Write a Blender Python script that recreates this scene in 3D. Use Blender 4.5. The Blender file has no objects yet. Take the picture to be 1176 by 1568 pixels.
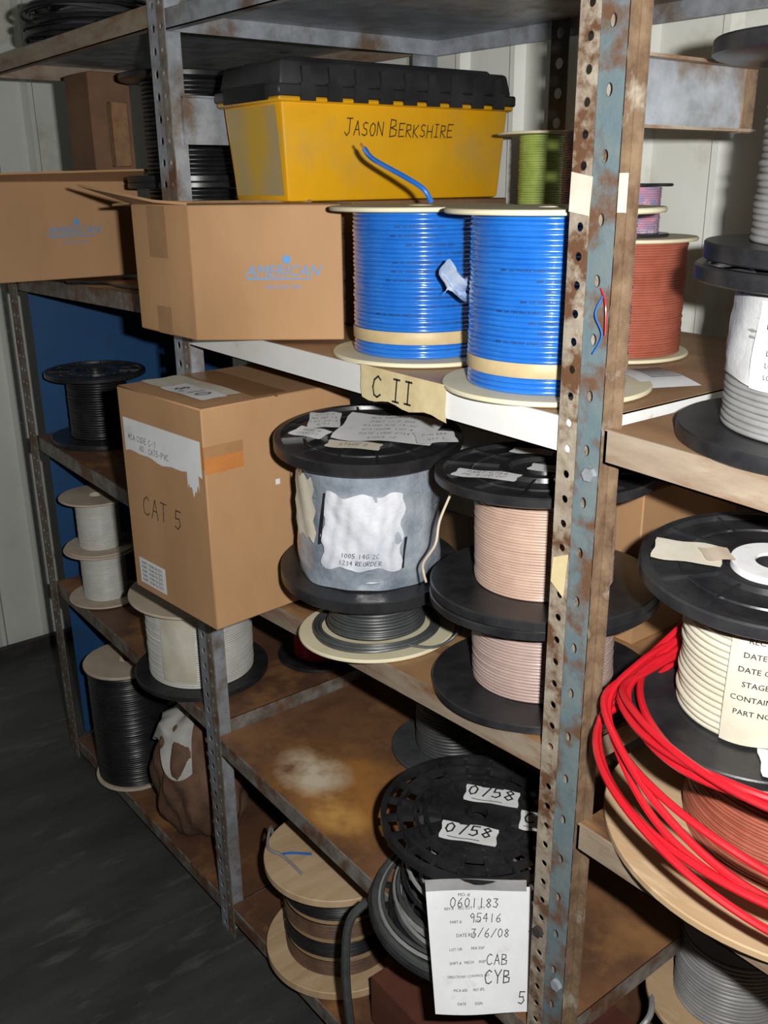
import bpy,bmesh,math,random
from mathutils import Vector,Matrix
random.seed(7)
scene=bpy.context.scene
scene.view_settings.view_transform='Standard'
# ---------------------------------------------------------------- materials
def mat(name,c1,c2=None,scale=12,rough=.55,metal=0.,bump=0.,bscale=None,lo=.35,hi=.65,c3=None,s3=5,lo3=.55,hi3=.7,stretch=None,coat=0,detail=5,spot=None):
    m=bpy.data.materials.new(name);m.use_nodes=True;nt=m.node_tree;N=nt.nodes;L=nt.links
    b=N['Principled BSDF'];b.inputs['Roughness'].default_value=rough;b.inputs['Metallic'].default_value=metal
    if coat:b.inputs['Coat Weight'].default_value=coat;b.inputs['Coat Roughness'].default_value=.12
    c1=(*c1,1)
    b.inputs['Base Color'].default_value=c1
    tc=N.new('ShaderNodeTexCoord');src=tc.outputs['Object']
    if stretch:
        mp=N.new('ShaderNodeMapping');mp.inputs['Scale'].default_value=stretch;L.new(src,mp.inputs['Vector']);src=mp.outputs[0]
    def noise(s,d=detail):
        n=N.new('ShaderNodeTexNoise');n.inputs['Scale'].default_value=s;n.inputs['Detail'].default_value=d;n.inputs['Roughness'].default_value=.62;L.new(src,n.inputs['Vector']);return n.outputs[0]
    def ramp(s,a,bb):
        r=N.new('ShaderNodeMapRange');r.inputs[1].default_value=a;r.inputs[2].default_value=bb;L.new(s,r.inputs[0]);return r.outputs[0]
    out=None
    if c2:
        mx=N.new('ShaderNodeMix');mx.data_type='RGBA';mx.inputs[6].default_value=c1;mx.inputs[7].default_value=(*c2,1)
        L.new(ramp(noise(scale),lo,hi),mx.inputs[0]);out=mx.outputs[2]
        if c3:
            m2=N.new('ShaderNodeMix');m2.data_type='RGBA';L.new(out,m2.inputs[6]);m2.inputs[7].default_value=(*c3,1)
            L.new(ramp(noise(s3),lo3,hi3),m2.inputs[0]);out=m2.outputs[2]
        if spot:
            for (cx,cy,rx,ry,col,lo_,hi_) in spot:
                mp=N.new('ShaderNodeMapping');mp.vector_type='POINT';mp.inputs['Scale'].default_value=(1/rx,1/ry,0);mp.inputs['Location'].default_value=(-cx/rx,-cy/ry,0)
                L.new(tc.outputs['Object'],mp.inputs[0]);g=N.new('ShaderNodeTexGradient');g.gradient_type='SPHERICAL';L.new(mp.outputs[0],g.inputs[0])
                a=N.new('ShaderNodeMath');a.operation='MULTIPLY';L.new(g.outputs['Fac'],a.inputs[0]);L.new(ramp(noise(11,3),.25,.62),a.inputs[1])
                m3=N.new('ShaderNodeMix');m3.data_type='RGBA';L.new(out,m3.inputs[6]);m3.inputs[7].default_value=(*col,1);L.new(ramp(a.outputs[0],lo_,hi_),m3.inputs[0]);out=m3.outputs[2]
        L.new(out,b.inputs['Base Color'])
    if bump:
        bp=N.new('ShaderNodeBump');bp.inputs['Strength'].default_value=bump;bp.inputs['Distance'].default_value=.004
        L.new(noise(bscale or scale*3),bp.inputs['Height']);L.new(bp.outputs[0],b.inputs['Normal'])
    return m
BLACK=mat('black_plastic',(.011,.011,.013),(.026,.026,.028),20,.33,bump=.06)
BLACKD=mat('black_cable',(.01,.01,.011),(.02,.02,.022),30,.35)
DGREY=mat('dark_grey_cable',(.045,.05,.05),(.07,.075,.075),30,.4)
CARD=mat('cardboard',(.46,.265,.13),(.40,.225,.105),6,.75,bump=.1,c3=(.33,.185,.09),s3=4,lo3=.52,hi3=.85,stretch=(1,1,.4))
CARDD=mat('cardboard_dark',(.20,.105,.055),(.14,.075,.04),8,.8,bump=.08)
CARDE=mat('cardboard_edge',(.28,.16,.075),(.2,.11,.05),60,.8)
TAPE=mat('packing_tape',(.33,.175,.08),(.38,.21,.095),20,.3)
OTAPE=mat('orange_tape',(.52,.20,.055),(.45,.17,.05),20,.35)
PAPER=mat('paper_label',(.74,.75,.76),(.64,.65,.66),10,.7,c3=(.52,.51,.47),s3=25,lo3=.58,hi3=.8)
PAPERB=mat('paper_aged',(.64,.61,.52),(.52,.47,.37),12,.7)
TAGY=mat('paper_masking_tape',(.66,.56,.33),(.56,.45,.24),30,.7)
INK=mat('ink',(.015,.015,.02),rough=.6)
BLUEINK=mat('blue_print',(.10,.28,.60),rough=.6)
YEL=mat('yellow_plastic',(.76,.39,.006),(.68,.34,.006),6,.40,bump=.03,c3=(.46,.30,.07),s3=5,lo3=.56,hi3=.8)
WORN=mat('worn_yellow',(.36,.31,.20),(.55,.34,.04),7,.6,stretch=(2,2,.5))
LID=mat('toolbox_lid',(.011,.011,.012),(.028,.028,.03),10,.5,bump=.1)
WPAINT=mat('white_painted_steel',(.74,.75,.75),(.66,.66,.63),5,.4,c3=(.5,.42,.32),s3=14,lo3=.60,hi3=.72)
WWALL=mat('container_white_wall',(.78,.80,.75),(.70,.71,.65),3,.6,bump=.05,c3=(.50,.47,.38),s3=6,lo3=.6,hi3=.8)
DWALL=mat('container_low_bounce_wall',(.16,.16,.15),(.12,.12,.11),3,.7)  # unseen walls and ceiling, colour darkened to cut bounced light
GALV=mat('galvanised_steel',(.42,.45,.50),(.26,.28,.30),25,.42,.35,c3=(.19,.13,.09),s3=9,lo3=.53,hi3=.67)
RUSTG=mat('rusty_grey_steel',(.28,.265,.24),(.14,.11,.085),30,.6,.15,bump=.2,c3=(.15,.07,.035),s3=11,lo3=.48,hi3=.62)
TANR=mat('tan_rusted_paint',(.38,.335,.265),(.24,.19,.14),40,.6,.1,bump=.25,c3=(.12,.058,.028),s3=26,lo3=.49,hi3=.61)
TANL=mat('tan_worn_lip',(.36,.295,.22),(.27,.20,.145),18,.5,.15,bump=.1,c3=(.20,.095,.04),s3=13,lo3=.48,hi3=.66,stretch=(.5,1,2))
BLUER=mat('blue_rusted_paint',(.13,.19,.215),(.18,.215,.22),26,.5,.2,bump=.25,c3=(.15,.08,.045),s3=17,lo3=.48,hi3=.61)
BROWNR=mat('brown_rusted_paint',(.24,.165,.10),(.11,.06,.035),30,.65,.1,bump=.2,c3=(.38,.33,.26),s3=15,lo3=.6,hi3=.7)
DARKST=mat('dark_steel',(.03,.028,.027),(.06,.05,.045),20,.6,.2)
DECKA=mat('shelf_deck_tan',(.38,.235,.125),(.27,.155,.08),7,.5,bump=.1,c3=(.19,.105,.05),s3=8,lo3=.50,hi3=.72,stretch=(.5,1,1))
DECKB=mat('shelf_deck_worn',(.36,.205,.095),(.25,.135,.06),8,.42,bump=.15,c3=(.11,.055,.03),s3=10,lo3=.52,hi3=.66,stretch=(.4,1,1))
DECKC=mat('shelf_deck_brown',(.17,.08,.04),(.10,.05,.03),9,.5,bump=.2,c3=(.29,.14,.055),s3=7,lo3=.52,hi3=.68)
DECKS=mat('shelf_deck_stained',(.22,.108,.052),(.12,.06,.034),9,.38,bump=.2,c3=(.31,.16,.065),s3=6,lo3=.5,hi3=.68,spot=[(-.62,.11,.22,.16,(.40,.18,.05),.06,.5),(-.695,.095,.12,.085,(.72,.62,.46),.10,.62),(-.57,.06,.10,.06,(.62,.34,.10),.15,.6)])
CREAM=mat('cream_fibreboard',(.70,.65,.46),(.62,.56,.38),8,.6)
LCREAM=mat('pale_spool_flange',(.60,.51,.40),(.48,.39,.30),10,.6)
TANBAND=mat('tan_band',(.36,.24,.13),(.28,.18,.09),10,.6)
PLY=mat('plywood',(.53,.37,.22),(.45,.30,.165),5,.6,bump=.05,stretch=(1,6,1),c3=(.60,.45,.29),s3=9)
PLYW=mat('pale_pine',(.60,.44,.27),(.48,.33,.18),5,.6,stretch=(6,1,1),c3=(.36,.24,.13),s3=6,lo3=.58,hi3=.8)
BLUEW=mat('blue_cable',(.012,.125,.49),(.018,.155,.55),30,.22,coat=.9)
BLUET=mat('blue_translucent_wrap',(.10,.20,.42),(.40,.46,.56),20,.15,bump=.5,bscale=40)
BBAND=mat('masking_band',(.55,.43,.24),(.45,.34,.18),20,.5)
GREYW=mat('grey_cable',(.23,.27,.32),(.18,.21,.25),12,.3)
PLAST=mat('clear_wrap_over_grey',(.38,.42,.47),(.16,.19,.235),11,.12,bump=1.,bscale=22,coat=.6)
WHITEP=mat('white_wrap_paper',(.72,.73,.77),(.50,.53,.60),9,.35,bump=1.,bscale=15,coat=.3)
PINKW=mat('pink_cable',(.52,.365,.285),(.44,.30,.235),30,.4)
PINKW2=mat('dusty_pink_cable',(.43,.32,.285),(.37,.27,.24),30,.35,coat=.3)
REDW=mat('red_cable',(.54,.012,.022),(.46,.01,.018),10,.3,coat=.2)
REDB=mat('brick_red_wire',(.37,.105,.065),(.29,.075,.045),30,.4)
WHITEW=mat('white_cable',(.64,.64,.60),(.54,.54,.50),20,.4)
WHITEN=mat('white_taped_cable',(.52,.53,.55),(.42,.42,.42),12,.4,bump=.4)
CREAMW=mat('ivory_cable',(.58,.55,.44),(.50,.46,.36),20,.4)
LGREYW=mat('light_grey_cable',(.30,.30,.30),(.22,.22,.22),20,.4)
MGREYW=mat('mid_grey_cable',(.20,.20,.20),(.27,.27,.26),20,.45)
GREENW=mat('green_wire',(.34,.42,.10),(.25,.32,.07),40,.4)
MULTIW=mat('multi_pink_wire',(.55,.22,.28),(.22,.24,.40),60,.4,c3=(.6,.5,.5),s3=80)
BROWNW=mat('brown_wire',(.10,.055,.035),(.16,.09,.055),30,.45)
BLUEP=mat('blue_panel',(.012,.065,.18),(.016,.08,.21),5,.5,c3=(.03,.05,.08),s3=8,lo3=.6,hi3=.75)
BURLAP=mat('brown_sack',(.19,.10,.06),(.10,.055,.035),14,.8,bump=.9,bscale=18)
CLOTH=mat('white_rag',(.60,.60,.57),(.38,.37,.34),10,.7,bump=.5,bscale=15)
ORNG=mat('rust_orange',(.45,.19,.04),(.3,.12,.03),20,.5)
MAUVE=mat('dark_red_box',(.10,.03,.02),(.14,.05,.03),9,.6)

# ---------------------------------------------------------------- hand lettering (stroke font on a 0..1 grid)
SF={'A':'0,0 .5,1 1,0|.2,.4 .8,.4','B':'0,0 0,1 .7,.95 .75,.65 .1,.52 .9,.4 .85,.08 0,0','C':'.95,.85 .6,1 .15,.8 0,.45 .2,.08 .6,0 1,.15','D':'0,0 0,1 .7,.85 1,.5 .75,.12 0,0','E':'1,1 0,1 0,0 1,.02|0,.52 .75,.54','F':'1,1 0,1 0,0|0,.52 .75,.54','G':'.95,.85 .5,1 .1,.75 0,.35 .4,0 .95,.15 .95,.45 .6,.45','H':'0,0 0,1|1,0 1,1|0,.5 1,.52','I':'.5,0 .5,1|.15,1 .85,1|.15,0 .85,0','J':'.2,1 1,1|.65,1 .65,.2 .35,0 0,.2','K':'0,0 0,1|.95,1 .05,.45 1,0','L':'0,1 0,0 .9,0','M':'0,0 .1,1 .5,.3 .9,1 1,0','N':'0,0 0,1 1,0 1,1','O':'.5,1 .1,.8 0,.4 .3,.02 .7,.02 1,.4 .9,.85 .5,1','P':'0,0 0,1 .8,.95 .9,.65 .6,.5 0,.48','Q':'.5,1 .1,.8 0,.4 .3,.02 .7,.02 1,.4 .9,.85 .5,1|.6,.3 1,0','R':'0,0 0,1 .8,.95 .85,.62 .1,.5 1,0','S':'.95,.9 .5,1 .1,.8 .3,.55 .8,.45 .9,.15 .5,0 0,.12','T':'0,1 1,1|.5,1 .5,0','U':'0,1 0,.2 .4,0 .8,.1 1,.4 1,1','V':'0,1 .5,0 1,1','X':'0,0 1,1|0,1 1,0','Y':'0,1 .5,.5 1,1|.5,.5 .5,0','0':'.5,1 .1,.75 .05,.3 .4,0 .85,.2 .95,.7 .5,1','1':'.5,1 .5,0','2':'.05,.8 .5,1 .9,.75 .05,.02 1,.02','3':'.05,.95 .8,.95 .4,.58 .9,.35 .6,0 0,.1','4':'.7,0 .7,1|.65,1 0,.4 1,.4','5':'.95,1 .15,1 .1,.55 .7,.6 .9,.25 .5,0 0,.1','6':'.8,1 .2,.6 .05,.2 .5,0 .9,.2 .7,.5 .15,.4','7':'0,1 1,1 .4,0','8':'.5,.55 .1,.8 .5,1 .9,.8 .5,.55 .05,.25 .5,0 .95,.25 .5,.55','9':'.9,.8 .5,1 .1,.75 .4,.5 .9,.7 .8,0','-':'.1,.45 .9,.45','.':'.45,0 .55,.05','/':'0,0 1,1',',':'.5,.1 .4,-.15','#':'.3,0 .4,1|.7,0 .8,1|0,.35 1,.35|0,.65 1,.65'}
def handmesh(body,size,w,slant=.12,small=False):
    quads=[];x=0
    for ci,ch in enumerate(body):
        if ch==' ':x+=.55*size;continue
        first=(ci==0 or body[ci-1]==' ');sc=size*(1.25 if (small and first) else 1)*random.uniform(.93,1.05);wd=.58*sc;dy=random.uniform(-.05,.05)*size
        for st in SF.get(ch,'0,0 1,1').split('|'):
            P=[tuple(float(t) for t in p.split(',')) for p in st.split()]
            P=[(x+a*wd+slant*b_*sc,b_*sc+dy) for a,b_ in P]
            for a,c in zip(P,P[1:]):
                d=math.hypot(c[0]-a[0],c[1]-a[1]) or 1e-6;ux,uy=(c[0]-a[0])/d,(c[1]-a[1])/d;e=w*.4
                quads.append([(a[0]-ux*e-uy*w/2,a[1]-uy*e+ux*w/2),(a[0]-ux*e+uy*w/2,a[1]-uy*e-ux*w/2),(c[0]+ux*e+uy*w/2,c[1]+uy*e-ux*w/2),(c[0]+ux*e-uy*w/2,c[1]+uy*e+ux*w/2)])
        x+=wd+.24*size
    return [[(px-x/2,py-size/2) for px,py in q] for q in quads]
# ---------------------------------------------------------------- mesh builder
_tc={}
def textmesh(body,size,shear):
    k=(body,size,shear)
    if k in _tc:return _tc[k]
    cu=bpy.data.curves.new('t','FONT');cu.body=body;cu.size=size;cu.shear=shear;cu.resolution_u=2;cu.align_x='CENTER';cu.align_y='CENTER'
    o=bpy.data.objects.new('t',cu);scene.collection.objects.link(o);bpy.context.view_layer.update()
    me=o.evaluated_get(bpy.context.evaluated_depsgraph_get()).to_mesh()
    r=([tuple(v.co)[:2] for v in me.vertices],[tuple(p.vertices) for p in me.polygons])
    bpy.data.objects.remove(o);bpy.data.curves.remove(cu);_tc[k]=r;return r
class M:
    def __init__(s,name):s.n=name;s.v=[];s.f=[];s.m=[];s.mats=[]
    def mi(s,m):
        if m not in s.mats:s.mats.append(m)
        return s.mats.index(m)
    def add(s,vs,fs,m):
        k=len(s.v);s.v+= [tuple(v) for v in vs];i=s.mi(m)
        for f in fs:s.f.append(tuple(k+a for a in f));s.m.append(i)
    def hexa(s,p,m):s.add(p,[(3,2,1,0),(4,5,6,7),(0,1,5,4),(1,2,6,5),(2,3,7,6),(3,0,4,7)],m)
    def box(s,lo,hi,m,rz=0,c=(0,0)):
        (x0,y0,z0),(x1,y1,z1)=lo,hi
        p=[(x0,y0,z0),(x1,y0,z0),(x1,y1,z0),(x0,y1,z0),(x0,y0,z1),(x1,y0,z1),(x1,y1,z1),(x0,y1,z1)]
        if rz:
            C,S=math.cos(rz),math.sin(rz);p=[(c[0]+x*C-y*S,c[1]+x*S+y*C,z) for x,y,z in p]
        s.hexa(p,m)
    def rbox(s,pts8,m,bev=.006,seg=2):
        bm=bmesh.new();vs=[bm.verts.new(p) for p in pts8]
        for f in [(3,2,1,0),(4,5,6,7),(0,1,5,4),(1,2,6,5),(2,3,7,6),(3,0,4,7)]:bm.faces.new([vs[i] for i in f])
        bmesh.ops.bevel(bm,geom=bm.edges[:],offset=bev,segments=seg,affect='EDGES',profile=.5)
        bm.verts.index_update();s.add([v.co[:] for v in bm.verts],[[v.index for v in f.verts] for f in bm.faces],m);bm.free()
    def lathe(s,prof,m,seg=56,closed=False,wob=0,zw=0):
        n=len(prof);vs=[];fs=[];ph=[random.uniform(0,6.3) for _ in range(n)]
        for i in range(seg):
            a=2*math.pi*i/seg;ca,sa=math.cos(a),math.sin(a)
            for j,(r,z) in enumerate(prof):
                rr=r+(wob*math.sin(3*a+ph[j//5])if wob else 0);zz=z+(zw*math.sin(2*a+ph[j//5])if zw else 0)
                vs.append((rr*ca,rr*sa,zz))
        for i in range(seg):
            k=(i+1)%seg
            for j in range(n if closed else n-1):
                l=(j+1)%n;fs.append((i*n+j,k*n+j,k*n+l,i*n+l))
        s.add(vs,fs,m)
    def torus(s,R,z,r,m,seg=56,sec=7,c=(0,0),w=0,zt=0):
        vs=[];fs=[];p=random.uniform(0,6.3)
        for i in range(seg):
            a=2*math.pi*i/seg;RR=R+w*math.sin(2*a+p);z0=z+zt*math.sin(a+p)
            for j in range(sec):
                b=2*math.pi*j/sec;q=RR+r*math.cos(b);vs.append((c[0]+q*math.cos(a),c[1]+q*math.sin(a),z0+r*math.sin(b)))
        for i in range(seg):
            k=(i+1)%seg
            for j in range(sec):
                l=(j+1)%sec;fs.append((i*sec+j,k*sec+j,k*sec+l,i*sec+l))
        s.add(vs,fs,m)
    def tube(s,pts,r,m,seg=8,closed=False,sub=8):
        P=[Vector(p) for p in pts];n=len(P);Q=[]
        rng=range(n if closed else n-1)
        for i in rng:
            if closed:a,b,c,d=P[i-1],P[i],P[(i+1)%n],P[(i+2)%n]
            else:a,b,c,d=P[max(i-1,0)],P[i],P[i+1],P[min(i+2,n-1)]
            for k in range(sub):
                t=k/sub;Q.append(.5*((2*b)+(c-a)*t+(2*a-5*b+4*c-d)*t*t+(3*b-a-3*c+d)*t**3))
        if not closed:Q.append(P[-1])
        vs=[];fs=[];N=len(Q);up=None
        for i,q in enumerate(Q):
            t=((Q[(i+1)%N] if closed or i<N-1 else q)-(Q[i-1] if closed or i>0 else q)).normalized()
            if up is None:
                up=Vector((0,0,1)) if abs(t.z)<.9 else Vector((1,0,0))
            x=up.cross(t).normalized();y=t.cross(x);up=y
            for j in range(seg):
                b=2*math.pi*j/seg;vs.append(q+r*(math.cos(b)*x+math.sin(b)*y))
        for i in range(N if closed else N-1):
            k=(i+1)%N
            for j in range(seg):
                l=(j+1)%seg;fs.append((i*seg+j,k*seg+j,k*seg+l,i*seg+l))
        if not closed:fs+= [tuple(range(seg))[::-1],tuple((N-1)*seg+j for j in range(seg))]
        s.add(vs,fs,m)
    def plane(s,fn,nx,ny,m):
        vs=[fn(i/nx,j/ny) for j in range(ny+1) for i in range(nx+1)];w=nx+1
        s.add(vs,[(j*w+i,j*w+i+1,(j+1)*w+i+1,(j+1)*w+i) for j in range(ny) for i in range(nx)],m)
    def text(s,body,size,fn,m,shear=0):
        v,f=textmesh(body,size,shear);s.add([fn(x,y) for x,y in v],f,m)
    def hand(s,body,size,fn,m=None,w=None,small=False):
        for q in handmesh(body,size,w or size*.085,small=small):s.add([fn(x,y) for x,y in q],[(0,1,2,3)],m or INK)
    def ctext(s,body,size,R,ang,z,m):
        s.text(body,size,lambda x,y:(R*math.cos(ang+x/R),R*math.sin(ang+x/R),z+y),m)
    def chand(s,body,size,R,ang,z,w=None):
        s.hand(body,size,lambda x,y:(R*math.cos(ang+x/R),R*math.sin(ang+x/R),z+y),INK,w)
    def label(s,c,w,h,z,rot,m=None,lines=(),ls=.009,hand=None,curl=.0015,hl=None):
        C,S=math.cos(rot),math.sin(rot)
        def fn(x,y,dz=0):return (c[0]+x*C-y*S,c[1]+x*S+y*C,z+.0015+dz+curl*math.sin(x/w*4+1)**2)
        s.plane(lambda a,b:fn((a-.5)*w*(1+.03*math.sin(b*9)),(b-.5)*h*(1+.04*math.sin(a*11))),10,6,m or PAPER)
        n=len(lines)
        for i,t in enumerate(lines):
            s.text(t,ls,lambda x,y,i=i:fn(x,y+h*(.5-(i+.8)/(n+.6)),.0008),INK)
        if hl:
            n=len(hl)
            for i,t in enumerate(hl):s.hand(t,ls,lambda x,y,i=i:fn(x,y+h*(.5-(i+.8)/(n+.6)),.0008))
        if hand:s.hand(hand[0],hand[1],lambda x,y:fn(x,y+hand[2],.001),INK,hand[1]*.12)
    def build(s,loc=(0,0,0),rot=(0,0,0),ang=.7,parent=None):
        me=bpy.data.meshes.new(s.n);me.from_pydata(s.v,[],s.f);me.update()
        for m in s.mats:me.materials.append(m)
        me.polygons.foreach_set('material_index',s.m);me.shade_smooth()
        try:me.set_sharp_from_angle(angle=ang)
        except Exception:pass
        o=bpy.data.objects.new(s.n,me);scene.collection.objects.link(o);o.location=loc;o.rotation_euler=rot
        if parent:o.parent=parent
        return o
# ---------------------------------------------------------------- spools
def windings(b,R,z0,z1,wr,m,jit=.0,seg=60):
    n=max(1,int((z1-z0)/(2*wr)));h=(z1-z0)/n;pr=[]
    for i in range(n):
        j=random.uniform(-jit,jit)
        for k in range(5):
            a=-math.pi/2+math.pi*k/5+.18;pr.append((R-wr+j+wr*1.0*math.cos(a),z0+h*(i+.5)+wr*math.sin(a)))
    b.lathe(pr,m,seg,wob=jit*.6,zw=wr*.12)
def flange(b,r,z,th,m,style,up=True,hub=.05,hr=.018):
    if style=='flat':
        b.lathe([(hr,z),(r-.0015,z),(r,z+.0015),(r,z+th-.0015),(r-.0015,z+th),(hr,z+th)],m,72,closed=True);return
    if style=='plastic':
        t=z+th;rc=.006
        b.lathe([(hr,z),(r-.003,z),(r,z+.002),(r,t-.002),(r-.002,t),(r-.011,t),(r-.013,t-rc),(hub+.012,t-rc),(hub+.010,t),(hub,t),(hub-.004,t-rc),(hr+.006,t-rc),(hr+.004,t),(hr,t)],m,72,closed=True)
        b.torus((hub+r)/2,t-rc+.001,.0022,m,64,6)
        for i in range(12):
            a=2*math.pi*i/12;b.box((hub+.01,-.0018,t-rc),(r-.011,.0018,t-.0012),m,rz=a)
        return
    if style=='open':
        t=z+th
        rs=[(hr,hub),(hub+.022,hub+.028),(r*.62,r*.66),(r*.79,r*.83),(r-.009,r)]
        for a,c in rs:b.lathe([(a,z),(c,z),(c,t),(a,t)],m,72,closed=True)
        for i in range(20):
            b.box((hub-.002,-.003,z+.001),(r-.004,.003,t-.002),m,rz=2*math.pi*i/20)
        b.lathe([(r*.36,z),(r*.60,z),(r*.60,z+.003),(r*.36,z+.003)],m,64,closed=True)
        for i in range(10):
            a0=2*math.pi*i/10;b.plane(lambda u,v:((r*(.66+.13*v))*math.cos(a0+.314*u),(r*(.66+.13*v))*math.sin(a0+.314*u),z+.004),4,1,m)
def spool(name,c,z,r,h,coil_r,fm,wm,wr=.0025,th=.012,style='plastic',tilt=(0,0,0),jit=.0005,top=True,extra=None,hub=None,fill=1.0,hr=.018,rtop=None):
    b=M(name);hub=hub or min(.05,coil_r*.7)
    flange(b,r,0,th,fm,'flat' if style=='plastic' else style,hub=hub,hr=hr)
    z1=h-(th if top else 0)
    b.lathe([(hub,th*.5),(hub,h-th*.5 if top else z1)],fm,32)
    b.lathe([(hub*.98,th+.001),(coil_r-wr*1.2,th+.001),(coil_r-wr*1.2,th+(z1-th)*fill-.001),(hub*.98,th+(z1-th)*fill-.001)],wm,48)
    windings(b,coil_r,th+.0005,th+(z1-th)*fill-.0005,wr,wm,jit)
    if top:flange(b,rtop or r,h-th,th,fm,style,hub=hub,hr=hr)
    if extra:extra(b)
    return b.build((c[0],c[1],z),tilt)
CA=math.atan2(-.62,.785)
def cylpatch(b,R,a0,a1,z0,z1,m,wav=.002,sl=0,rag=0,nx=18,ny=6):
    ph=random.uniform(0,6)
    def fn(u,v):
        rr=R+wav*math.sin(9*u+5*v)+(wav*.8*math.sin(31*u+9*v+ph)*math.sin(13*v-7*u) if nx>20 else 0)
        a=a0+(a1-a0)*u+sl*v+rag*math.sin(17*v+ph)*(2*u-1);z=z0+(z1-z0)*v+sl*.02*u+rag*.12*math.sin(15*u+ph)*(2*v-1)
        return (rr*math.cos(a),rr*math.sin(a),z)
    b.plane(fn,nx,ny,m)

# ---------------------------------------------------------------- room shell
FL=M('floor');FLOOR=mat('stained_concrete',(.036,.038,.038),(.068,.070,.066),4,.5,bump=.25,bscale=30,c3=(.15,.15,.14),s3=9,lo3=.56,hi3=.82,stretch=(2.2,.6,1))
FL.add([(-2.75,-1.75,0),(3,-1.75,0),(3,.8,0),(-2.75,.8,0)],[(0,1,2,3)],FLOOR);FL.build()
def corr(name,p0,p1,n,depth,m,nrm):
    p0,p1=Vector(p0),Vector(p1);L=(p1-p0).length;d=(p1-p0)/L;nr=Vector(nrm);P=L/n;pr=[]
    for i in range(n):
        s=i*P
        for a,o in((0,0),(.62*P,0),(.70*P,depth),(.78*P,depth),(.86*P,0)):pr.append(p0+d*(s+a)+nr*o)
    pr.append(p1);b=M(name);k=len(pr)
    b.add([(q.x,q.y,0) for q in pr]+[(q.x,q.y,2.45) for q in pr],[(i,i+1,k+i+1,k+i) for i in range(k-1)],m);return b.build(ang=.3)
corr('wall_back',(-2.62,.70,0),(3,.70,0),36,.018,WWALL,(0,-1,0))
corr('wall_left',(-2.62,-1.75,0),(-2.62,.75,0),15,.03,WWALL,(1,0,0))
corr('wall_front',(-2.62,-1.72,0),(3,-1.72,0),30,.03,DWALL,(0,1,0))
corr('wall_right',(2.98,-1.75,0),(2.98,.75,0),13,.03,DWALL,(-1,0,0))
cl=M('ceiling');cl.add([(-2.75,-1.8,2.45),(3,-1.8,2.45),(3,.8,2.45),(-2.75,.8,2.45)],[(3,2,1,0)],DWALL);cl.build()
bs=M('baseboard_left');bs.box((-2.59,-1.70,0),(-2.565,.66,.04),DARKST);bs.build()

# ---------------------------------------------------------------- shelving
def perf(b,x0,x1,z0,z1,y,th,pitch,hr,m,n=10,cx=None,ov=1.0):
    cx=(x0+x1)/2 if cx is None else cx;N=int((z1-z0)/pitch);p=(z1-z0)/N
    def P(a,z,o):return (a,y+o,z)
    for i in range(N):
        za,zb=z0+i*p,z0+(i+1)*p;zc=(za+zb)/2;sq=[];ci=[]
        for k in range(n*4):
            a=2*math.pi*(k+.5)/(n*4)
            dx,dz=math.cos(a),math.sin(a);ci.append((cx+hr*dx,zc+hr*ov*dz))
            tx=((x1 if dx>0 else x0)-cx)/dx;tz=((zb if dz>0 else za)-zc)/dz;t=min(abs(tx),abs(tz));sq.append((cx+dx*t,zc+dz*t))
        K=n*4;vs=[P(a,z,0) for a,z in sq]+[P(a,z,0) for a,z in ci]+[P(a,z,th) for a,z in ci]+[P(a,z,th) for a,z in sq];fs=[]
        for k in range(K):
            l=(k+1)%K;fs+=[(k,l,K+l,K+k),(K+k,K+l,2*K+l,2*K+k),(2*K+k,2*K+l,3*K+l,3*K+k)]
        c4=[(x0,za),(x1,za),(x1,zb),(x0,zb)]
        b.add(vs,fs,m)
        for q in c4:
            for o in(0,th):
                ks=sorted(range(K),key=lambda k:(sq[k][0]-q[0])**2+(sq[k][1]-q[1])**2)[:2]
                b.add([P(*q,o),P(*sq[ks[0]],o),P(*sq[ks[1]],o)],[(0,1,2)],m)
    b.add([P(x0,z0,0),P(x0,z1,0),P(x0,z1,th),P(x0,z0,th),P(x1,z0,0),P(x1,z1,0),P(x1,z1,th),P(x1,z0,th)],[(0,1,2,3),(4,5,6,7)],m)
def bolt(b,x,y,z,m=GALV):
    vs=[];K=6
    for o in(0,-.006):
        for k in range(K):
            a=math.pi*k/3;vs.append((x+.008*math.cos(a),y+o,z+.008*math.sin(a)))
    b.add(vs,[(k,(k+1)%K,K+(k+1)%K,K+k) for k in range(K)]+[tuple(range(K,2*K))],m)
RK=bpy.data.objects.new('metal_shelving_rack',None);scene.collection.objects.link(RK)
ZT=2.06
rack=M('upright_near')
perf(rack,-.030,-.002,.0,ZT,-.001,.002,.029,.0046,TANR)
perf(rack,-.002,.031,.0,ZT,-.003,.002,.058,.0042,BLUER,cx=.012,ov=1.5)
rack.box((-.003,.001,0),(-.001,.038,ZT),TANR);rack.box((.000,.0,0),(.002,.038,ZT),TANR)
rack.box((.033,.010,0),(.043,.014,ZT),BROWNR)
rack.box((.030,-.003,0),(.032,.014,ZT),BROWNR)
for z in(.60,1.30,1.82):bolt(rack,.02,-.003,z)
bolt(rack,-.017,-.001,.66,DARKST)
rack.add([(-.028,-.005,1.567),(.0,-.0065,1.563),(.002,-.0065,1.600),(-.027,-.005,1.605)],[(0,1,2,3)],PAPERB)
rack.add([(.033,-.0055,1.567),(.044,-.0055,1.567),(.044,-.0055,1.603),(.033,-.0055,1.603)],[(0,1,2,3)],PAPERB)
rack.add([(-.028,-.003,1.16),(-.008,-.003,1.145),(-.004,-.003,1.20),(-.026,-.003,1.19)],[(0,1,2,3)],TAGY)
rack.build(ang=.5,parent=RK)
rack=M('upright_middle')
perf(rack,-.952,-.918,0,ZT,-.001,.002,.034,.006,GALV,ov=1.2)
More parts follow.
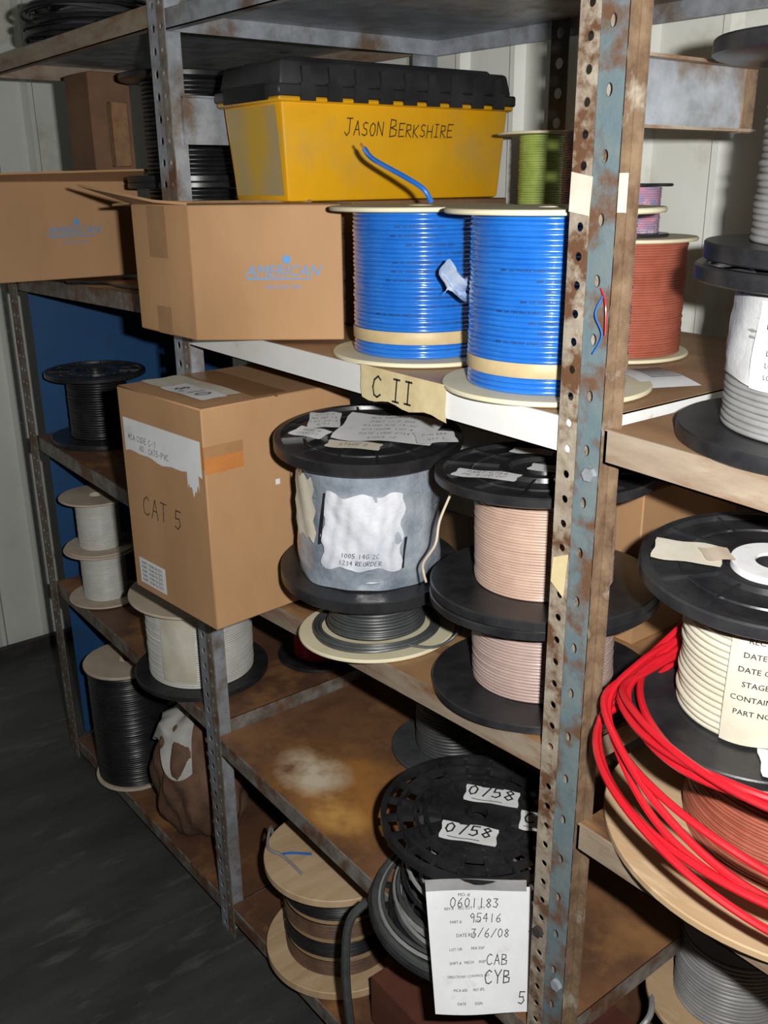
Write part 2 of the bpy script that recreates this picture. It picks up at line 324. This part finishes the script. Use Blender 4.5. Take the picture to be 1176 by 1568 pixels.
perf(rack,-.918,-.892,0,ZT,-.002,.002,.034,.0045,RUSTG)
rack.box((-.919,.001,0),(-.917,.038,ZT),GALV);rack.build(ang=.5,parent=RK)
rack=M('upright_far')
perf(rack,-1.862,-1.83,0,ZT,-.001,.002,.034,.005,RUSTG)
perf(rack,-1.83,-1.802,0,ZT,-.002,.002,.034,.0045,RUSTG);rack.build(ang=.5,parent=RK)
rack=M('rear_uprights')
for x in(-.034,-.95,-1.85,.90):
    rack.box((x,.598,0),(x+.035,.601,ZT),GALV);rack.box((x,.565,0),(x+.002,.6,ZT),GALV)
perf(rack,-.60,-.56,1.38,1.86,.585,.002,.045,.009,DARKST)
rack.build(ang=.5,parent=RK)
rack=M('end_panel');rack.box((-1.847,.04,.05),(-1.845,.6,1.37),BLUEP);rack.build(parent=RK)
nsh=0
def shelf(x0,x1,za,zb,deck,lip,lh=.036,y0=.004,y1=.60,extra=None):
    global nsh;nsh+=1
    s=M('shelf_%d'%nsh)
    def z(x):return za+(zb-za)*(x-x0)/(x1-x0)
    def bx(ya,yb,ta,tb,m):
        s.hexa([(x0,ya,z(x0)-ta),(x1,ya,z(x1)-ta),(x1,yb,z(x1)-ta),(x0,yb,z(x0)-ta),(x0,ya,z(x0)-tb),(x1,ya,z(x1)-tb),(x1,yb,z(x1)-tb),(x0,yb,z(x0)-tb)],m)
    bx(y0+.001,y1,.003,.0,deck);bx(y0,y0+.003,lh,-.0005,lip);bx(y0,y0+.016,lh,lh-.002,lip);bx(y1-.003,y1,lh,0,lip)
    for xx,q in((x0,1),(x1,-1)):
        a,bb=sorted((xx,xx+.003*q));s.box((a,y0,z(xx)-lh),(bb,y1,z(xx)-.001),lip)
    if extra:extra(s)
    s.build(ang=.5,parent=RK)
XL,XR=-.915,-.002
def tag(s):
    xa,xb,y,h=-.388,-.214,-.001,.045;zz=lambda x:1.3625-.0155*(x+.4)
    s.plane(lambda u,v:(xa+(xb-xa)*u+.004*math.sin(9*v),y,zz(xa+(xb-xa)*u)-h*v-.003*math.sin(14*u)*v),12,3,TAGY)
    s.hand('C II',.030,lambda x,y_:((xa+xb)/2-.015+x,y-.0015,zz((xa+xb)/2)-h*.5+y_),INK,.0026)
shelf(XL,XR,1.366,1.352,DECKA,WPAINT,.041,extra=tag)
shelf(XL,XR,.887,.933,DECKB,TANL,.036)
shelf(XL,XR,.507,.474,DECKS,RUSTG,.036)
shelf(XL,XR,.070,.090,DECKC,RUSTG,.036)
shelf(XL,XR,1.862,1.856,GALV,GALV,.03)
XL2,XR2=-1.828,-.92
shelf(XL2,XR2,1.385,1.400,DECKB,RUSTG);shelf(XL2,XR2,.974,.953,DECKC,RUSTG);shelf(XL2,XR2,.556,.538,DECKC,RUSTG);shelf(XL2,XR2,.05,.07,DECKC,RUSTG);shelf(XL2,XR2,1.872,1.875,GALV,TANL,.035)
XL3,XR3=.036,.93
shelf(XL3,XR3,1.352,1.320,DECKA,TANL,.036,y0=-.004);shelf(XL3,XR3,.862,.862,DECKB,TANL,.036,y0=-.004);shelf(XL3,XR3,.34,.34,DECKC,RUSTG);shelf(XL3,XR3,.08,.08,DECKC,RUSTG);shelf(XL3,XR3,1.838,1.838,GALV,BLUER,.038)
rack=M('side_braces')
rack.box((-.914,.03,1.66),(-.910,.58,1.735),GALV);rack.box((-.914,.03,1.733),(-.895,.58,1.736),GALV)
rack.box((.018,.02,1.645),(.022,.225,1.708),GALV);rack.box((.018,.02,1.706),(.036,.225,1.709),TANL);rack.box((.018,.02,1.644),(.030,.225,1.647),TANL);rack.box((.017,.205,1.643),(.024,.227,1.711),BROWNR)
rack.build(ang=.5,parent=RK)

# ---------------------------------------------------------------- boxes
def obox(name,q,z0,z1,m,extra=None,bev=.002):
    cx=sum(p[0] for p in q)/4;cy=sum(p[1] for p in q)/4
    b=M(name);qq=[(p[0]-cx,p[1]-cy) for p in q];h=z1-z0
    b.rbox([(x,y,0) for x,y in qq]+[(x,y,h) for x,y in qq],m,bev,1)
    if extra:extra(b,[Vector((x,y,0)) for x,y in qq],h)
    return b.build((cx,cy,z0))
def rect(p,w,d,a):
    C,S=math.cos(a),math.sin(a);return [(p[0]+x*C-y*S,p[1]+x*S+y*C) for x,y in((0,0),(w,0),(w,d),(0,d))]
def face(b,A,B,h,s0,s1,t0,t1,m,off=.0008,jag=0):
    n=(B-A).normalized().cross(Vector((0,0,1)))
    def fn(u,v):
        s=s0+(s1-s0)*u;t=t0+(t1-t0)*v
        if jag and v<.01:t+=jag*(math.sin(u*9)+.6*math.sin(u*23))
        return A+(B-A)*s+Vector((0,0,h*t))+n*off
    b.plane(fn,16 if jag else 1,1,m)
def ffn(A,B,h,s,t,off=.0016,rot=0):
    u=(B-A).normalized();n=u.cross(Vector((0,0,1)));o=A+(B-A)*s+Vector((0,0,h*t))+n*off
    uu=u*math.cos(rot)+Vector((0,0,1))*math.sin(rot);vv=-u*math.sin(rot)+Vector((0,0,1))*math.cos(rot)
    return lambda x,y:o+uu*x+vv*y
def catx(b,q,h):
    A,B,C_,D=q
    face(b,A,B,h,.05,.97,.70,.86,PAPER,.001,.008);b.hand('MCA CODE C-7',.010,ffn(A,B,h,.28,.775));b.hand('AD. CAT5-PVC',.010,ffn(A,B,h,.42,.735))
    face(b,A,B,h,.80,.93,.63,.76,PAPER,.0012,.02)
    face(b,A,B,h,.08,.42,.04,.17,PAPER)
    for i in range(5):b.text('PART 10184-20 QTY',.008,ffn(A,B,h,.25,.06+.022*i),INK)
    b.hand('CAT 5',.034,ffn(A,B,h,.46,.46),INK,.0018)
    face(b,B,C_,h,.0,.24,.72,.84,OTAPE);face(b,B,C_,h,-.0,.24,.79,.84,TAPE,.0012)
    face(b,A,B,h,.94,1.0,.74,.84,OTAPE,.0005)
    b.box((q[0].x*.98,-.001,h-.0005),(q[1].x*.98,.001,h+.0012),CARDE)
    b.plane(lambda u,v:(-.12+.24*u,-.03+.06*v,h+.0016),1,1,TAPE)
    b.label((-.015,-.075),.20,.075,h+.0004,.05,PAPERB,curl=.001)
    b.label((.03,-.092),.13,.05,h+.0014,.05,PAPER,hand=('8,10',.026,0),curl=.001)
    face(b,B,C_,h,.44,.47,.60,.625,PAPER)
obox('cardboard_box',rect((-.888,-.146),.262,.30,.078),.905,1.275,CARD,catx)
def amlogo(b,A,B,h,s,t,k):
    b.text('AMERICAN',.036*k,ffn(A,B,h,s,t),BLUEINK,.35);b.text('INSULATED WIRE',.011*k,ffn(A,B,h,s+.0,t-.11*k/.6),BLUEINK,.2)
    f=ffn(A,B,h,s,t,.0014)
    c=[f(.012*k+.010*k*math.cos(a*.3142),.027*k+.010*k*math.sin(a*.3142)) for a in range(20)];b.add([f(.012*k,.027*k)]+c,[(0,i+1,(i+1)%20+1) for i in range(20)],BLUEINK)
    b.add([f(-.088*k,-.019*k),f(.07*k,-.019*k),f(.07*k,-.0165*k),f(-.084*k,-.0145*k)],[(0,1,2,3)],BLUEINK)
def amx(b,q,h):
    A,B,C_,D=q
    amlogo(b,B,C_,h,.60,.52,.64)
    face(b,A,B,h,.35,.6,.0,.22,TAPE);face(b,A,B,h,.30,.62,.60,.99,TAPE)
    up=Vector((0,0,1));P=[A+up*h,B+up*h,B+up*(h+.004)+Vector((-.05,-.03,0)),A+up*(h+.028)+Vector((-.115,-.04,0))]
    b.hexa([p for p in P]+[p+Vector((0,0,.004)) for p in P],CARD)
    e=(D+up*h,A+up*h,A+up*(h-.004)+Vector((-.05,-.01,0)),D+up*(h-.004)+Vector((-.05,0,0)));b.hexa(list(e)+[p+Vector((0,0,.004)) for p in e],CARDE)
obox('cardboard_box',[(-.888,-.09),(-.702,-.084),(-.549,.090),(-.70,.14)],1.366,1.567,CARD,amx)
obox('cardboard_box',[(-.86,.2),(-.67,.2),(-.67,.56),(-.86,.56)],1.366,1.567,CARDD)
def am2(b,q,h):
    A,B,C_,D=q
    amlogo(b,B,C_,h,.54,.50,.66)
    up=Vector((0,0,1));P=[B+up*h,C_+up*h,C_+up*(h+.02)+Vector((.07,.0,0)),B+up*(h+.012)+Vector((.06,0,0))]
    b.hexa(P+[p+Vector((0,0,.004)) for p in P],CARD)
obox('cardboard_box',[(-1.79,-.15),(-1.475,-.15),(-1.465,.19),(-1.79,.19)],1.401,1.605,CARD,am2)
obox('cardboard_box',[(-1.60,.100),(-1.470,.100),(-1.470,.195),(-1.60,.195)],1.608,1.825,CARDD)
obox('cardboard_box',[(-1.465,.135),(-1.440,.135),(-1.440,.172),(-1.465,.172)],1.634,1.765,CARDE)
obox('cardboard_box',[(-.42,.32),(-.14,.32),(-.14,.57),(-.42,.57)],.926,1.17,CARD)
# ---------------------------------------------------------------- toolbox
tb=M('toolbox');w,l,hb=.195,.495,.156
def ring(z,dx,dy):return [(-w/2+dx,-l/2+dy,z),(w/2-dx,-l/2+dy,z),(w/2-dx,l/2-dy,z),(-w/2+dx,l/2-dy,z)]
tb.rbox(ring(0,.014,.016)+ring(hb,.004,.004),YEL,.006,2)
tb.rbox(ring(hb-.008,-.002,-.002)+ring(hb,-.004,-.004),YEL,.003,1)
tb.rbox(ring(hb,-.006,-.006)+ring(hb+.018,-.006,-.006),LID,.003,1)
tb.rbox(ring(hb+.016,.0,.0)+ring(hb+.054,.006,.008),LID,.006,2)
tb.rbox([(-w/2+.02,-l/2+.03,hb+.05),(w/2-.02,-l/2+.03,hb+.05),(w/2-.02,l/2-.03,hb+.05),(-w/2+.02,l/2-.03,hb+.05)]+[(-w/2+.024,-l/2+.034,hb+.060),(w/2-.024,-l/2+.034,hb+.060),(w/2-.024,l/2-.034,hb+.060),(-w/2+.024,l/2-.034,hb+.060)],LID,.004,1)
for i in range(9):
    y=-l/2+.035+i*.051;tb.box((w/2+.001,y,hb-.006),(w/2+.0075,y+.027,hb+.02),LID)
    tb.box((w/2-.004,y+.006,hb+.018),(w/2+.003,y+.021,hb+.044),LID)
for s_ in(-1,1):tb.box((-w/2+.03,-l/2-.008,hb-.004),(w/2-.03,-l/2+.002,hb+.02),LID)
tb.plane(lambda u,v:(-(w/2-.02)+(w-.04)*u,-l/2+.016-.012*(.05+.88*v)-.0014,.01+.135*v),1,1,WORN)
tb.hand('JASON BERKSHIRE',.021,lambda x,y:(w/2-.0145+.0105*((.112+y)/hb)+.0022,-.006+x*.93,.112+y),INK,.0018,small=True)
tb.build((-.783,.330,1.5675),(0,0,-.02))
wire=M('blue_cable_offcut');wire.tube([(-.44,.06,1.568),(-.445,.05,1.585),(-.47,.04,1.60),(-.53,.03,1.625),(-.552,.03,1.64)],.0038,BLUEW);wire.tube([(-.552,.03,1.64),(-.56,.03,1.647)],.0018,ORNG)
wire.build((.045,.072,.002))
# ---------------------------------------------------------------- spools, shelf A
def blux(b):
    b.lathe([(.0984,.026),(.0990,.027),(.0990,.042),(.0984,.043)],BBAND,64)
    for i in range(12):b.ctext('600V  12/2  TYPE FPLR  SUNRES  C(UL)',.0040,.0988,CA+random.uniform(-.5,.5),.055+i*.0115,INK)
spool('cable_spool',(-.153,.112),1.3545,.130,.213,.098,CREAM,BLUEW,.0029,.006,'flat',extra=blux,hub=.05)
spool('cable_spool',(-.420,.135),1.3588,.130,.207,.098,CREAM,BLUEW,.0029,.006,'flat',extra=blux,hub=.05)
pw=M('plastic_wrap');pw.plane(lambda u,v:(-.262+.008*math.sin(7*v+u*3)+.018*(u-.5),.055+.024*(u-.5)-.006*math.sin(5*u),1.460+.042*v*(1-.4*u)+.008*math.sin(u*6)),8,8,BLUET);pw.build()
spool('wire_spool',(-.245,.362),1.3560,.105,.165,.092,CREAM,REDB,.0017,.005,'flat')
spool('wire_spool',(-.235,.365),1.5215,.055,.07,.04,BLACK,MULTIW,.0015,.004,'flat',hub=.02,hr=.008)
spool('wire_spool',(-.485,.447),1.3600,.072,.31,.036,CREAM,GREENW,.0018,.004,'flat',hub=.02,hr=.008)
spool('wire_spool',(-.388,.425),1.3595,.024,.31,.022,CREAM,MULTIW,.0018,.004,'flat',hub=.012,hr=.006)
sl=M('paper_slip');sl.plane(lambda u,v:(-.165+.12*u+.03*v,.232-.05*u+.06*v,1.3565+.006*math.sin(3*u)),6,3,PAPER)
for i in range(9):sl.plane(lambda u,v:(-.118+.006*i+.003*u+.02*v,.232-.0025*i+.035*v,1.3595+.006*math.sin(3*(.35+.05*i))),1,3,INK)
sl.build()
sl=M('paper_slip');sl.plane(lambda u,v:(.055+.06*u+.02*v,.30-.02*u+.06*v,1.356+.004*math.sin(4*u)),6,3,PAPERB);sl.build()
def wlab(b):
    cylpatch(b,.0995,CA-1.9,CA+1.0,.068,.158,WHITEN,.0014,0,.02,30,10)
    cylpatch(b,.1015,CA-1.2,CA-.35,.065,.145,PAPER)
    for i in range(4):b.ctext('LOT 55014  PART',.007,.104,CA-.78,.078+i*.011,INK)
    for i in range(12):b.ctext('I',.022,.104,CA-1.05+.04*i,.128,INK)
spool('cable_spool',(.197,.130),1.3465,.140,.172,.098,BLACK,MGREYW,.0030,.016,extra=wlab,tilt=(0,.03,0),jit=.0007)
spool('cable_spool',(.20,.130),1.522,.132,.190,.092,BLACK,MGREYW,.0030,.016,tilt=(0,.035,0),jit=.0009,rtop=.146)
# ---------------------------------------------------------------- shelf B
b=M('cable_spool');flange(b,.126,0,.006,CREAM,'flat');b.lathe([(.03,.006),(.03,.085)],CREAM)
for i in range(15):
    for k in range(3 if i<13 else 2):b.torus(.072+.0046*k-.0015*i+.02*(i<2)+random.uniform(-.001,.001),.009+.0046*i,.0023,DGREY,56,6,w=.001,zt=.001)
b.tube([(.09,-.02,.012),(.13,.01,.01),(.15,.04,.03),(.12,.08,.05)],.0023,DGREY);b.torus(.095,.009,.0023,DGREY);b.torus(.1,.0085,.0023,DGREY,w=.004)
b.lathe([(.03,.0800),(.075,.0800),(.075,.085),(.03,.085)],DGREY,closed=True)
b.build((-.455,.072,.911),(0,-.05,0))
def grx(b):
    cylpatch(b,.1125,CA-1.45,CA+1.7,.022,.214,PLAST,.0026,0,.01,70,14)
    cylpatch(b,.1185,CA-.62,CA+.42,.060,.180,WHITEP,.0022,.05,.03,40,14);cylpatch(b,.118,CA-1.2,CA-.75,.095,.195,PAPERB,.001,0,.03)
    cylpatch(b,.1215,CA-.66,CA-.62,.095,.180,BLACKD,.001,.1);cylpatch(b,.1205,CA+.42,CA+.45,.06,.11,BLACKD,.001,.05)
    for i,t in enumerate(('1234 REORDER','1005 14G 2C')):b.chand(t,.007,.1225,CA-.1,.074+.012*i)
    z=.238
    b.label((-.085,-.02),.05,.075,z,.9,PAPER,(),.007,hl=['0712 P','MS NO 14','LOT 22-A','R 11'])
    b.label((.015,.03),.150,.125,z,.66,PAPER,(),.0072,hl=['MCA INDUSTRIES','PART 11 0.005','RATED AWG 14-2C','QTY 500M  LOT 4','DATE CODE 0734','STOCK 12'],curl=.004)
    b.label((.045,-.06),.08,.03,z+.003,.66,PAPERB,(),.008,hl=['STAGE 2'])
    b.label((.10,.05),.06,.05,z+.005,1.0,PAPER,(),.007,hl=['P/N 884','QTY 2'])
    b.label((-.045,-.075),.055,.04,z+.002,.4,PAPER,(),.007,hl=['REEL 6','1000 FT'])
spool('cable_spool',(-.488,.086),1.000,.144,.238,.109,BLACK,GREYW,.0042,.020,tilt=(.050,.062,0),extra=grx,jit=.001)
def pk1(b):
    for k,(x,y,ww,hh,tx) in enumerate(((-.02,-.09,.085,.035,['PART 0754','PE 4 10 DF']),(.035,.0,.095,.032,['1010 REF','CODE LINE']),(-.06,.04,.06,.03,['2756']))):
        b.label((x,y),ww,hh,.170,.45,PAPER,(),.008,hl=tx)
spool('wire_spool',(-.155,.136),.9270,.156,.142,.098,BLACK,PINKW2,.0022,.012,style='flat',tilt=(0,-.05,0))
spool('wire_spool',(-.162,.136),1.0700,.155,.170,.094,BLACK,PINKW,.0019,.014,tilt=(0,-.03,0),extra=pk1,rtop=.147)
st=M('loose_string');st.tube([(-.283,.035,1.20),(-.29,.02,1.16),(-.285,.008,1.13),(-.30,.0,1.10),(-.30,.0,1.085),(-.29,-.004,1.075)],.0018,LCREAM);st.build((.026,.016,0))
# ---------------------------------------------------------------- shelf C
spool('cable_spool',(-.59,.37),.4975,.125,.135,.075,DGREY,DGREY,.0035,.010,style='flat',top=False)
b=M('cable_spool')
flange(b,.167,0,.012,BLACK,'open',hub=.05);b.torus(.160,.012,.0075,DGREY,72,8);b.torus(.166,.004,.006,BLACK,72,8)
b.lathe([(.05,.0),(.05,.18)],BLACK,40)
for i in range(20):b.torus(random.uniform(.07,.12),random.uniform(.018,.13),.0035,random.choice([BLACKD,DGREY,DGREY,LGREYW]),48,6,w=.008,zt=.010)
for i in range(5):b.torus(.125+.006*i,.022+.006*random.random(),.0032,random.choice([LGREYW,MGREYW,DGREY]),56,6,w=.008,zt=.004)
big=b.build((-.245,.102,.4835),(0,.036,0))
b=M('top_flange')
flange(b,.150,0,.014,BLACK,'open',hub=.055)
for x,y,ww,hh,t in((-.012,.045,.085,.040,'0758'),(.075,.055,.05,.045,'CY'),(.030,-.045,.085,.040,'0758')):
    b.label((x,y),ww,hh,.014,.66,PAPER,(),.006,hand=(t,.023,.006));b.label((x+.008,y-.012),ww*.7,.0015,.0145,.66,INK)
tf=b.build((-.004,-.002,.170));tf.parent=big
pp=M('paper_tag_sheet')
u=Vector((.62,.785,0))
def ps(a,c,o=0):
    top=Vector((-.132,-.002,.655));bot=Vector((-.080,-.047,.495));p=top+(bot-top)*(1-c)+u*((a-.5)*(.150-.014*(1-c))+.008*(1-c))
    return p+Vector((.785,-.62,.25))*(o+.003*math.sin(a*5+c*3))
pp.plane(lambda a,c:ps(a,c),10,8,PAPER)
for i,(t,sz) in enumerate((('MO. #',.006),('REV #    REC LOT     QTY',.005),('PART #             STK',.005),('DATE REC',.006),('LOT OR         PKR EXP',.005),('SHIFT #   MECH     INSP',.005),('DIRECTIONS / CONTROL NO',.0045),('MCA 600      NO SPL',.005),('DATE         SIGN',.005))):
    pp.text(t,sz,lambda x,y,i=i:ps(.36+x/.142,.93-i*.105+y/.16,.0015),INK)
for i,(t,sz,a,c) in enumerate((('0601183',.012,.46,.87),('95416',.011,.56,.75),('3/6/08',.011,.60,.63),('CAB',.013,.66,.42),('CYB',.016,.66,.28),('5',.016,.9,.12))):
    pp.hand(t,sz,lambda x,y:ps(a+x/.142,c+y/.16,.0018))
pp.plane(lambda a,c:ps(.0+.95*a,.97+.09*c,.002),6,1,LGREYW);pp.build()
lw=M('loose_wire');lw.tube([(-.50,.20,.503),(-.47,.18,.506),(-.43,.17,.505),(-.39,.18,.510),(-.36,.19,.506)],.004,BROWNW);lw.build((.0,0,-.002))
# ---------------------------------------------------------------- shelf D
b=M('wire_spool');flange(b,.157,0,.018,PLYW,'flat',hr=.02);flange(b,.150,.215,.016,PLYW,'flat',hr=.02)
b.lathe([(.06,.018),(.06,.215)],PLYW)
zz=.018
for k,m_ in enumerate((BROWNW,TANBAND,BLACKD,TANBAND,BROWNW,TANBAND,BLACKD,TANBAND,BROWNW)):
    hgt=(.034 if m_ is not TANBAND else .011);windings(b,.115-.002*(m_ is TANBAND),zz,min(zz+hgt,.2145),.0013,m_,.0004);zz+=hgt
    if zz>.21:break
b.tube([(.02,-.10,.236),(-.05,-.1,.236),(-.09,-.11,.238),(-.155,-.06,.225),(-.13,-.08,.10)],.003,LGREYW);b.tube([(-.02,-.05,.233),(-.05,-.08,.233),(-.06,-.10,.233)],.0025,BLUEW)
b.build((-.665,.130,.083),(0,-.02,0))
obox('storage_box',[(-.46,.05),(-.08,.05),(-.08,.35),(-.46,.35)],.094,.20,MAUVE)
cb=M('loose_cable')
cb.tube([(-.37,-.02,.475),(-.38,-.045,.45),(-.385,-.055,.40),(-.38,-.06,.30),(-.375,-.05,.15),(-.36,-.05,.015)],.0075,DGREY)
cb.tube([(-.03,.30,.345),(.0,.25,.35),(-.02,.2,.30),(-.03,.12,.25),(-.06,.05,.20),(-.10,.02,.20)],.005,LGREYW)
cb.tube([(-1.40,-.02,1.40),(-1.36,.0,1.401),(-1.30,.03,1.402),(-1.22,.02,1.403),(-1.12,.03,1.404),(-1.0,.06,1.406)],.004,BLACKD);cb.build()
# ---------------------------------------------------------------- left bay
spool('cable_spool',(-1.70,.135),.972,.125,.180,.075,BLACK,BLACKD,.003,.012,tilt=(0,.02,0))
spool('wire_spool',(-1.655,.083),.5535,.097,.142,.058,LCREAM,WHITEW,.0016,.005,'flat')
spool('wire_spool',(-1.655,.083),.6960,.093,.142,.055,LCREAM,WHITEW,.0016,.005,'flat')
spool('wire_spool',(-1.40,.20),.5495,.085,.11,.06,LCREAM,WHITEW,.0016,.005,'flat')
def whx(b):
    cylpatch(b,.121,CA-.55,CA+.1,.03,.19,PAPERB,.001)
o=M('cable_spool');flange(o,.150,0,.012,BLACK,'flat');windings(o,.118,.012,.195,.0028,WHITEW,.0006);o.lathe([(.03,.19),(.118,.195)],WHITEW);flange(o,.150,.196,.006,LCREAM,'flat');whx(o)
o.lathe([(.018,.203),(.05,.203),(.05,.209),(.018,.209)],LCREAM,closed=True);o.build((-1.14,.094,.5445),(0,.02,0))
spool('wire_spool',(-1.03,.345),.542,.098,.13,.06,BLACK,REDW,.0025,.008,'flat',top=False,fill=.6)
spool('cable_spool',(-1.56,.075),.0575,.108,.345,.10,LCREAM,BLACKD,.003,.008,'flat')
sk=M('sack')
def sf(u,v):
    a=u*2*math.pi;t=v*math.pi;r=max(math.sin(t),0)**.5;k=1+.08*math.sin(3*a+2*t)+.07*math.sin(7*a-5*t)+.04*math.sin(13*a+4*t)
    return (.118*r*k*math.cos(a),.118*r*k*math.sin(a),.16-.16*math.cos(t)*(1+.04*math.sin(4*a)*math.sin(t)))
sk.plane(sf,60,30,BURLAP)
def rf(u,v):
    a=CA-2.5+2.5*u;s_=.15*v*(1+.22*math.sin(9*u));o_=.008+.004*math.sin(14*u+9*v)
    if s_<.085:d,z=s_,.320-3.2*s_*s_
    else:d,z=.085+.36*(s_-.085),.297-(s_-.085)
    d+=o_*min(1,v*2);return (d*math.cos(a),d*math.sin(a),z+.010+.004*math.sin(11*u-7*v))
sk.plane(rf,40,18,CLOTH)
sk.build((-1.215,.110,.067))
spool('cable_spool',(-1.22,.20),1.4005,.13,.20,.09,BLACK,BLACKD,.004,.012)
spool('cable_spool',(-1.22,.20),1.6010,.13,.20,.09,BLACK,BLACKD,.004,.012)
cc=M('black_cable_coil')
for i in range(22):cc.torus(.115+random.uniform(-.028,.028),.014+.0042*i*random.uniform(.8,1.1),.0055,random.choice([BLACKD,BLACKD,DGREY]),56,7,c=(random.uniform(-.015,.015),random.uniform(-.015,.015)),w=.010,zt=.007)
cc.build((-1.60,.17,1.879))
# ---------------------------------------------------------------- right bay lower
pl=M('cable_spool');flange(pl,.228,0,.010,PLY,'flat',hr=.02);windings(pl,.135,.010,.148,.0022,REDB,.0012);pl.lathe([(.02,.147),(.135,.147)],REDB);flange(pl,.182,.149,.010,PLY,'flat',hr=.02)
pl.build((.215,.185,.8635))
def iv(b):
    cylpatch(b,.087,CA-.75,CA+.35,.02,.160,PAPERB,.001)
    for i,t in enumerate(('REC LOT','DATE MFG','DATE CODE','STAGE #2','CONTAINER 1','PART NO 22')):b.ctext(t,.009,.0890,CA-.35,.145-i*.017,INK)
    b.label((-.07,-.05),.07,.05,.193,.5,PAPERB,[],.01);b.label((-.045,-.035),.03,.03,.195,.9,LCREAM,[],.01)
    b.lathe([(.019,.186),(.043,.186),(.043,.1935),(.019,.1935)],PAPER,48,closed=True)
    b.label((.090,-.066),.07,.045,.016,.66,PAPER,['1155 002'],.010);b.label((.105,-.03),.05,.03,.018,.9,PAPER,(),.014,hl=['MO 3'])
spool('cable_spool',(.170,.118),1.029,.136,.190,.083,BLACK,CREAMW,.0038,.016,extra=iv,tilt=(.07,.05,0),jit=.0012,hr=.018)
rc=M('red_cable_coil')
for i in range(9):
    outer=i<5
    R=(.204+.009*i if outer else .162+.007*(i-5))+random.uniform(-.003,.003);ox=random.uniform(-.008,.008);oy=random.uniform(-.008,.008);pts=[]
    cx,cy=(.232,.128) if outer else (.218,.125)
    for k in range(18):
        a=2*math.pi*k/18
        x=math.cos(a);y=math.sin(a)
        g=-(x*.785-y*.62)
        R2=R*(1+.03*math.sin(2*a+i))
        zc=(1.040+.060*g-.006*i+.012*math.sin(3*a+i*1.7)) if outer else (1.052+.012*g+.004*(i-5)+.006*math.sin(3*a+i*1.7))
        px=cx+ox+R2*x;py=cy+oy+R2*y
        if py>-.03 and px<.058:
            px=.058+.002*i
        pts.append((px,py,zc))
    rc.tube(pts,.0042,REDW,8,True,6)
rc.build()
spool('cable_spool',(.05,.39),.3415,.128,.14,.085,PLY,LGREYW,.0035,.010,'flat',top=False)
spool('cable_spool',(.12,.42),.084,.15,.18,.1,BLACK,BLACKD,.004,.012)
hw=M('loose_wire');hw.tube([(.025,-.006,1.49),(.02,-.012,1.47),(.03,-.012,1.45),(.02,-.012,1.43)],.0008,BLUEW);hw.tube([(.02,-.006,1.495),(.032,-.012,1.48),(.034,-.012,1.45)],.0008,REDW);hw.build()

# ---------------------------------------------------------------- camera
yaw,pitch,roll=.6684,.3365,-.0103
h=Vector((-math.cos(yaw),math.sin(yaw),0));r=Vector((math.sin(yaw),math.cos(yaw),0))
F=h*math.cos(pitch)-Vector((0,0,math.sin(pitch)));U=h*math.sin(pitch)+Vector((0,0,math.cos(pitch)))
R=r*math.cos(roll)+U*math.sin(roll);U2=U*math.cos(roll)-r*math.sin(roll)
cd=bpy.data.cameras.new('camera');co=bpy.data.objects.new('camera',cd);scene.collection.objects.link(co)
mt=Matrix((R,U2,-F)).transposed().to_4x4();mt.translation=Vector((.6411,-.7756,1.5975));co.matrix_world=mt
cd.sensor_fit='VERTICAL';cd.sensor_height=36;cd.sensor_width=27;cd.lens=36*1475.9/1600;cd.clip_start=.02
scene.camera=co
# ---------------------------------------------------------------- lights
fl=bpy.data.lights.new('camera_flash','AREA');fl.shape='RECTANGLE';fl.size=.03;fl.size_y=.015;fl.energy=26.5;fl.color=(1,.985,.955)
fo=bpy.data.objects.new('camera_flash',fl);scene.collection.objects.link(fo)
m2=mt.copy();m2.translation=mt.translation+R*.085+U2*.035+F*.02;fo.matrix_world=m2
al=bpy.data.lights.new('ambient_fill','AREA');al.size=.9;al.size_y=.2;al.shape='RECTANGLE';al.energy=.8;al.color=(.97,1,.95)  # unseen area light added for weak ambient fill
ao=bpy.data.objects.new('ambient_fill',al);scene.collection.objects.link(ao);ao.location=(-1.4,-.9,2.42)
wd=bpy.data.worlds.new('World');scene.world=wd;wd.use_nodes=True;wd.node_tree.nodes['Background'].inputs[0].default_value=(.02,.02,.02,1)
